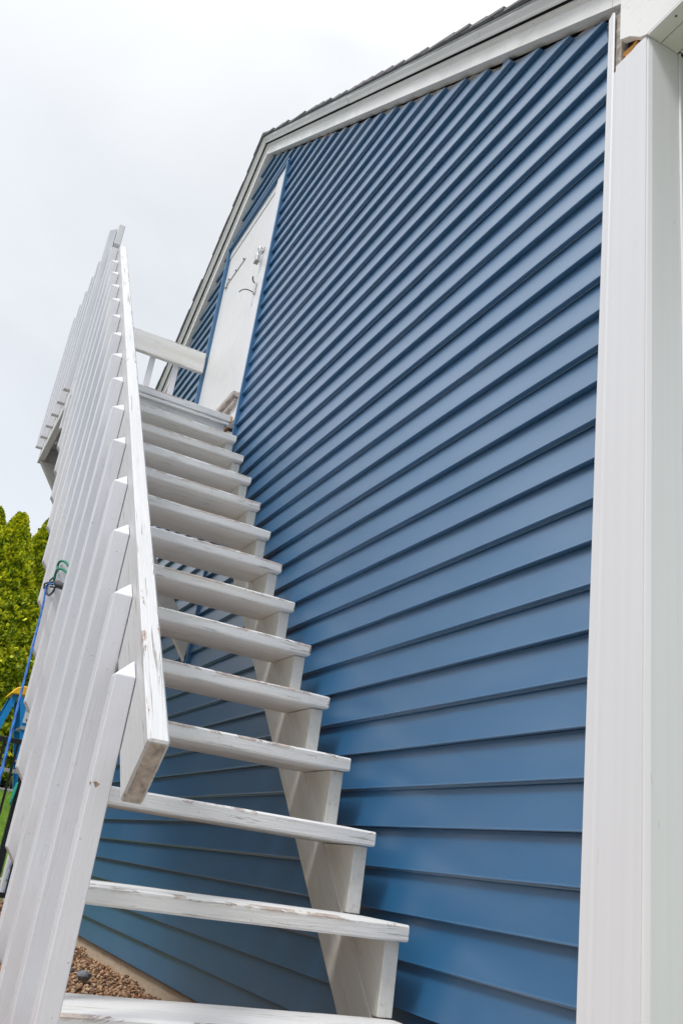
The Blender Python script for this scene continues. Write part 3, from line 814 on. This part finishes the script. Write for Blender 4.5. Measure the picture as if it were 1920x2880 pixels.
# yellow cap, long in y
prism('cap', [(-0.292, 1.435), (-0.275, 1.475), (-0.245, 1.505), (-0.205, 1.522), (-0.165, 1.532), (-0.150, 1.520), (-0.08, 1.522), (0.03, 1.505), (0.04, 1.435), (-0.10, 1.428), (-0.15, 1.440), (-0.25, 1.440)], 'x', lx - 0.23, lx + 0.235, M['yellow'], ld, 0.006)
for (y, z) in ((-0.20, 1.460), (-0.13, 1.485), (-0.13, 1.455)):
    box('cap_hole', lx + 0.2345, lx + 0.237, y - 0.006, y + 0.006, z - 0.005, z + 0.005, M['steeldark'], ld, 0.0)
def rail_channel(name, y0, z0, y1, z1, x, wdt, flip):
    d_ = Vector((0, y1 - y0, z1 - z0)).normalized(); n_ = Vector((0, d_.z, -d_.y))
    bm = bmesh.new()
    # C section: web in the x plane, flanges towards the middle
    t = 0.004; fl = 0.030 * flip
    sec = [(0, -wdt / 2), (0, wdt / 2), (fl, wdt / 2), (fl, wdt / 2 - t), (t * flip, wdt / 2 - t), (t * flip, -wdt / 2 + t), (fl, -wdt / 2 + t), (fl, -wdt / 2)]
    a = [bm.verts.new(Vector((x + s_[0], y0, z0)) + n_ * s_[1]) for s_ in sec]
    b2 = [bm.verts.new(Vector((x + s_[0], y1, z1)) + n_ * s_[1]) for s_ in sec]
    n = len(sec); bm.faces.new(a); bm.faces.new(b2[::-1])
    for j in range(n): bm.faces.new((a[j], a[(j + 1) % n], b2[(j + 1) % n], b2[j]))
    return finish(name, bm, M['ladderblue'], ld)
for x, fl in ((lx + 0.17, -1), (lx - 0.17, 1)):
    xs_ = x
    rail_channel('front_rail', -0.145, 1.43, 0.285, -0.27, x + (0.055 if fl < 0 else -0.055), 0.105, fl)
    rail_channel('rear_rail', -0.235, 1.445, -0.665, -0.27, x, 0.055, fl)
for i in range(5):
    z = 1.14 - i * 0.30; y = -0.145 + (1.43 - z) * 0.2529
    box('step', lx - 0.225, lx + 0.225, y - 0.04, y + 0.04, z - 0.012, z + 0.012, M['alu'], ld, 0.002)
    box('step_bracket', lx + 0.226, lx + 0.236, y - 0.052, y + 0.0, z - 0.028, z + 0.006, M['alu'], ld, 0.002)
box('spreader', lx + 0.20, lx + 0.206, -0.46, 0.0, 0.70, 0.735, M['alu'], ld, 0.002)
box('rear_foot', lx - 0.20, lx + 0.20, -0.70, -0.63, -0.30, -0.268, M['steeldark'], ld, 0.004)
lb = box('warning_label', lx + 0.2305, lx + 0.2325, -0.115, -0.045, 1.18, 1.38, M['label'], ld, 0.0)
for i in range(4):
    box('printed_line', lx + 0.2326, lx + 0.2332, -0.112, -0.048, 1.293 + i * 0.021, 1.303 + i * 0.021, M['ladderblue'], lb, 0.0)
box('printed_block', lx + 0.2326, lx + 0.2332, -0.092, -0.066, 1.195, 1.222, M['greyblock'], lb, 0.0)

bpy.context.view_layer.update()
ld.location.y += 0.03

# ------------------------------------------------------------------ edging, curb and stones of the far border
ed_m = plain('pale_concrete_edging', (0.55, 0.54, 0.52), 0.85, var=0.15, scale=25, bump=0.5)
for y, lab in ((-0.53, 'pale concrete edging block farthest from the house, beside the gravel bed'), (-0.11, 'pale concrete edging block in the middle of three beside the gravel bed'), (0.31, 'pale concrete edging block just past the house corner, between gravel and lawn')):
    o = box('edging_block', -8.42, -8.25, y, y + 0.405, GZ - 0.05, GZ + 0.135 + rng.uniform(-0.006, 0.006), ed_m, None, 0.01)
    tag(o, lab, 'edging block', 'concrete edging blocks beside the gravel')
for y, lab in ((-0.52, 'white curb block farthest left of three at the top of the lawn'), (0.11, 'white curb block in the middle of three at the top of the lawn'), (0.74, 'long white curb block seen between the black fence pickets above the lawn')):
    o = box('curb_block', -16.05, -15.88, y, y + 0.62, 0.55, 0.88, ed_m, None, 0.012)
    tag(o, lab, 'curb', 'white curb blocks at the top of the lawn')
for (y, wd, ht, mt, lab) in ((0.885, 0.115, 0.27, 'tanstone', 'tan rough stone behind the curb, between two black fence pickets'), (1.005, 0.095, 0.30, 'greyblock', 'grey upright stone block behind the curb, right of the tan stone'), (1.11, 0.16, 0.28, 'tanstone', 'tan stone behind the curb beside the ladder leg'), (0.55, 0.24, 0.26, 'greyblock', 'grey stone left of the fence pickets at the foot of the hedge'), (0.22, 0.26, 0.26, 'tanstone', 'wide tan stone farthest left at the foot of the hedge')):
    bm = bmesh.new(); bmesh.ops.create_icosphere(bm, subdivisions=3, radius=1)
    for v_ in bm.verts:
        c_ = v_.co; mx_ = max(abs(c_.x), abs(c_.y), abs(c_.z)); c2 = c_.lerp(c_ / mx_, 0.72) * (1 + 0.10 * noise.noise(c_ * 2.3 + Vector((y, 0, 0))))
        v_.co = Vector((-16.3 + c2.x * 0.10, y + wd / 2 + c2.y * wd / 2, 0.86 + ht / 2 + c2.z * ht / 2))
    o = finish('border_stone', bm, M[mt], None, True)
    tag(o, lab, 'stone')

# ------------------------------------------------------------------ arborvitae
def leaf_cloud(n, H, rad, seed, size):
    r = random.Random(seed)
    vs, fs = [], []
    for i in range(n):
        t = r.random() ** 0.9
        z = 0.15 + t * (H - 0.15)
        pr = rad * (min(1.0, (1 - t) * 1.7) ** 0.82) * (0.86 + 0.14 * math.sin(t * 3))
        th = r.random() * math.tau
        lump = 1 + 0.20 * noise.noise(Vector((math.cos(th) * 2.1 + seed, math.sin(th) * 2.1, z * 1.6))) + 0.20 * noise.noise(Vector((math.cos(th) * 5 + seed, math.sin(th) * 6, z * 6)))
        if i % 14 == 0: lump *= 1.05
        rr = pr * lump * (1.04 - 0.26 * r.random() ** 1.6) + 0.03
        c = Vector((rr * math.cos(th), rr * math.sin(th), z))
        outv = Vector((math.cos(th), math.sin(th), 0.75 + 0.5 * r.random())).normalized()
        side = outv.cross(Vector((r.gauss(0, 1), r.gauss(0, 1), r.gauss(0, 1)))).normalized()
        up = (outv + 0.55 * Vector((r.gauss(0, 1), r.gauss(0, 1), r.gauss(0, 1)))).normalized()
        s = size * (0.6 + 0.9 * r.random())
        k0 = len(vs)
        tilt = side.cross(up) * 0.3
        vs += [c - side * s * 0.30, c + up * s * 0.55 - side * s * 0.42 + tilt * s, c + up * s * 1.15, c + up * s * 0.50 + side * s * 0.45 - tilt * s, c + side * s * 0.28]
        fs.append((k0, k0 + 1, k0 + 2, k0 + 3, k0 + 4))
    me = bpy.data.meshes.new('foliage'); me.from_pydata([tuple(v_) for v_ in vs], [], fs); me.materials.append(M['leaf']); me.update()
    return me
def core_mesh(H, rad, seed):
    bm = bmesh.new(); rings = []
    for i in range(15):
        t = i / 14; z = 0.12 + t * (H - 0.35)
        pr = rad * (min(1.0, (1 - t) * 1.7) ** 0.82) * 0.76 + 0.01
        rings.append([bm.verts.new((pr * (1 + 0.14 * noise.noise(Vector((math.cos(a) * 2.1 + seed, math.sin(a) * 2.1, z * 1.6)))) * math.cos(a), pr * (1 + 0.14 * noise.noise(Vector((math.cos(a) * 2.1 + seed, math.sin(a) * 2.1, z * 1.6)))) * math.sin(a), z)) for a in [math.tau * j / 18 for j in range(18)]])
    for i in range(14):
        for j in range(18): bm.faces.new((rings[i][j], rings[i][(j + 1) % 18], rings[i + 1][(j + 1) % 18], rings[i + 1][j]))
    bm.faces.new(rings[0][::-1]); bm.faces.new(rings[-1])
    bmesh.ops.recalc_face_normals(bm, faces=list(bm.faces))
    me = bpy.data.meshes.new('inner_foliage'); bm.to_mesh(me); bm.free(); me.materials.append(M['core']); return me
bm = bmesh.new(); bmesh.ops.create_cone(bm, cap_ends=True, segments=10, radius1=0.09, radius2=0.04, depth=2.4, matrix=Matrix.Translation((0, 0, 1.0)))
trunk_me = bpy.data.meshes.new('trunk'); bm.to_mesh(trunk_me); bm.free(); trunk_me.materials.append(M['bark'])
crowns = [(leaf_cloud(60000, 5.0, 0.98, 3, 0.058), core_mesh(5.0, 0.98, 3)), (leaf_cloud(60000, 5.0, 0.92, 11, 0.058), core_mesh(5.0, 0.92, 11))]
def arbor(x, y, z, s, rz, cr, label, group=None):
    t = thing('arborvitae', label, 'tree', (x, y, z), group)
    t.rotation_euler = (0, 0, rz); t.scale = (s, s, s)
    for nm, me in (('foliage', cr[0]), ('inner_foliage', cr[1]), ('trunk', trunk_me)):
        o = bpy.data.objects.new(nm, me); C.objects.link(o); o.parent = t
    return t
hz0 = 0.80
TREES = [(-16.9, -0.55, 0, 1.06, 'tall green arborvitae at the left edge with its pointed top set back', 0),
         (-16.4, -0.10, 2.1, 1.03, 'bright yellow-green arborvitae in front, with a rounded cone top', 1),
         (-16.9, 0.58, 4.0, 1.085, 'arborvitae seen nearest the stair balusters, its top partly hidden', 0)]
for (x, y, rz, s, lab, ci) in TREES:
    arbor(x, y, hz0, s, rz, crowns[ci], lab)
def hedge(name, pts, label, lm='leaf'):
    import numpy as np
    me0 = leaf_cloud(3600, 5.0, 0.80, 5, 0.22)
    co = np.empty(len(me0.vertices) * 3); me0.vertices.foreach_get('co', co); co = co.reshape(-1, 3)
    cr0 = lowcore; cc = np.array([v_.co[:] for v_ in cr0.vertices]); cf = [tuple(p.vertices) for p in cr0.polygons]
    V, F, mi = [], [], []; base = 0
    for (x, y, z, s_) in pts:
        a = rng.random() * 6.28; ca, sa = math.cos(a), math.sin(a); rot = np.array([[ca, sa, 0], [-sa, ca, 0], [0, 0, 1]])
        V.append(co @ rot * s_ + (x, y, z)); F += [tuple(base + 5 * i + j for j in range(5)) for i in range(len(co) // 5)]; mi += [0] * (len(co) // 5); base += len(co)
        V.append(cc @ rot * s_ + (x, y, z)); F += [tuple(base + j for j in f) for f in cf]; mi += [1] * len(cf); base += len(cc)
    me = bpy.data.meshes.new(name); me.from_pydata(np.concatenate(V).tolist(), [], F); me.materials.append(M[lm]); me.materials.append(M['core'])
    me.polygons.foreach_set('material_index', mi); me.update()
    tag(link(name, me), label, 'hedge', kind='stuff')
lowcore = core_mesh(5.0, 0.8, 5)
hedge('hedge', [(-16.8 + 0.06 * i + rng.uniform(-0.2, 0.2), -1.55 - i * 0.98, hz0, rng.uniform(0.95, 1.1)) for i in range(13)], 'unseen evergreen hedge continuing the row of arborvitae, coloured dark to dull green reflections', 'darkleaf')  # outside the view; darkened so the siding reflects less green
hedge('hedge', [(-16.9, 1.6 + i * 0.98, hz0, rng.uniform(0.95, 1.05)) for i in range(4)], 'dense evergreen hedge carrying on behind the house')
hedge('hedge', [(-15.5 + i * 1.25, -14.5 + rng.uniform(-0.3, 0.3), lawn_z(-15.5 + i * 1.25, 0) - 0.05, rng.uniform(1.0, 1.3)) for i in range(26)], 'tall unseen hedge added along the side of the yard to darken reflections', 'darkleaf')  # added outside the view, placed to darken low reflections in the siding

# ------------------------------------------------------------------ grass and gravel
import numpy as np
def blades(n, fx0, fx1, fy0, fy1, seed):
    r = np.random.default_rng(seed)
    x = r.uniform(fx0, fx1, n); y = r.uniform(fy0, fy1, n)
    z = np.array([lawn_z(a, 0) for a in x]) - 0.004
    h = r.uniform(0.03, 0.075, n); a = r.uniform(0, 6.28, n); wd = r.uniform(0.003, 0.006, n)
    dx, dy = np.cos(a) * wd, np.sin(a) * wd; lx_, ly_ = r.normal(0, 0.018, n), r.normal(0, 0.018, n)
    P = np.empty((n, 3, 3)); P[:, 0] = np.c_[x - dx, y - dy, z]; P[:, 1] = np.c_[x + dx, y + dy, z]; P[:, 2] = np.c_[x + lx_, y + ly_, z + h]
    me = bpy.data.meshes.new('lawn_grass'); me.vertices.add(n * 3); me.vertices.foreach_set('co', P.ravel())
    me.loops.add(n * 3); me.loops.foreach_set('vertex_index', np.arange(n * 3)); me.polygons.add(n); me.polygons.foreach_set('loop_start', np.arange(n) * 3)
    me.update(calc_edges=True); me.materials.append(M['grass']); return me
gr_o = link('lawn_grass', blades(200000, -15.9, -8.45, -2.2, 1.6, 1))
tag(gr_o, 'short bright green grass of the sloping lawn', 'grass', kind='stuff')

def stones(n, seed, regions, smin, smax):
    r = np.random.default_rng(seed)
    bm = bmesh.new(); bmesh.ops.create_icosphere(bm, subdivisions=1, radius=1)
    bm.verts.ensure_lookup_table()
    base = np.array([v_.co[:] for v_ in bm.verts])[:12] if False else np.array([v_.co[:] for v_ in bm.verts])
    bm.free()
    bm = bmesh.new(); bmesh.ops.create_icosphere(bm, subdivisions=1, radius=1); bm.verts.index_update()
    base = np.array([v_.co[:] for v_ in bm.verts]); fa = np.array([[v_.index for v_ in f.verts] for f in bm.faces]); bm.free()
    V, F = [], []
    nb_, c0 = len(base), 0
    for i in range(n):
        rg = regions[r.integers(len(regions))]
        x, y = r.uniform(rg[0], rg[1]), r.uniform(rg[2], rg[3])
        chip = i % 3 == 0
        s = r.uniform(smin, smax) * (np.array([r.uniform(1.2, 2.1), r.uniform(0.5, 1.1), r.uniform(0.12, 0.3)]) if chip else np.array([r.uniform(0.8, 1.4), r.uniform(0.6, 1.0), r.uniform(0.4, 0.8)]))
        P = base * (1 + r.uniform(-0.42, 0.42, (nb_, 1))) * s
        a, b_, c = r.uniform(0, 6.28), r.normal(0, 0.8 if chip else 0.5), r.normal(0, 0.5)
        ca, sa = math.cos(a), math.sin(a); P = P @ np.array([[ca, -sa, 0], [sa, ca, 0], [0, 0, 1]])
        ca, sa = math.cos(b_), math.sin(b_); P = P @ np.array([[1, 0, 0], [0, ca, -sa], [0, sa, ca]])
        mound = 0.018 * (1 + noise.noise(Vector((x * 3, y * 3, 0))))
        P += np.array([x, y, GZ + 0.004 + mound * r.uniform(0.0, 1.3)])
        V.append(P); F.append(fa + c0); c0 += nb_
    V = np.concatenate(V); F = np.concatenate(F)
    me = bpy.data.meshes.new('gravel'); me.vertices.add(len(V)); me.vertices.foreach_set('co', V.ravel())
    me.loops.add(F.size); me.loops.foreach_set('vertex_index', F.ravel()); me.polygons.add(len(F)); me.polygons.foreach_set('loop_start', np.arange(len(F)) * 3)
    me.update(calc_edges=True); me.materials.append(M['gravel']); return me
gv = link('gravel', stones(44000, 2, [(-5.2, -1.4, -0.85, 0.0), (-5.2, -1.4, -0.85, 0.0), (-8.1, -5.0, -0.95, 0.0), (-8.1, -7.4, 0.0, 1.6), (-5.0, 1.0, -1.7, -0.8)], 0.005, 0.0118))
tag(gv, 'brown and tan gravel and wood chips filling the bed under the stairs', 'gravel', kind='stuff')
for i, (x, y, s, lab) in enumerate(((-2.72, -0.24, 0.036, 'flat grey stone lying in the gravel near the foundation'), (-2.55, -0.44, 0.040, 'dark grey stone half sunk in gravel just above the lowest tread'), (-3.35, -0.25, 0.026, 'small dark stone in the gravel beside the first baluster'))):
    bm = bmesh.new(); bmesh.ops.create_icosphere(bm, subdivisions=2, radius=1)
    for v_ in bm.verts: v_.co = Vector((x, y, GZ + 0.045)) + Vector((v_.co.x * s * 1.2, v_.co.y * s * 0.8, v_.co.z * s * 0.55)) * (1 + 0.3 * noise.noise(v_.co * 1.7 + Vector((i * 3, 0, 0))))
    o = finish('grey_stone', bm, M['greystone'], None); tag(o, lab, 'stone')
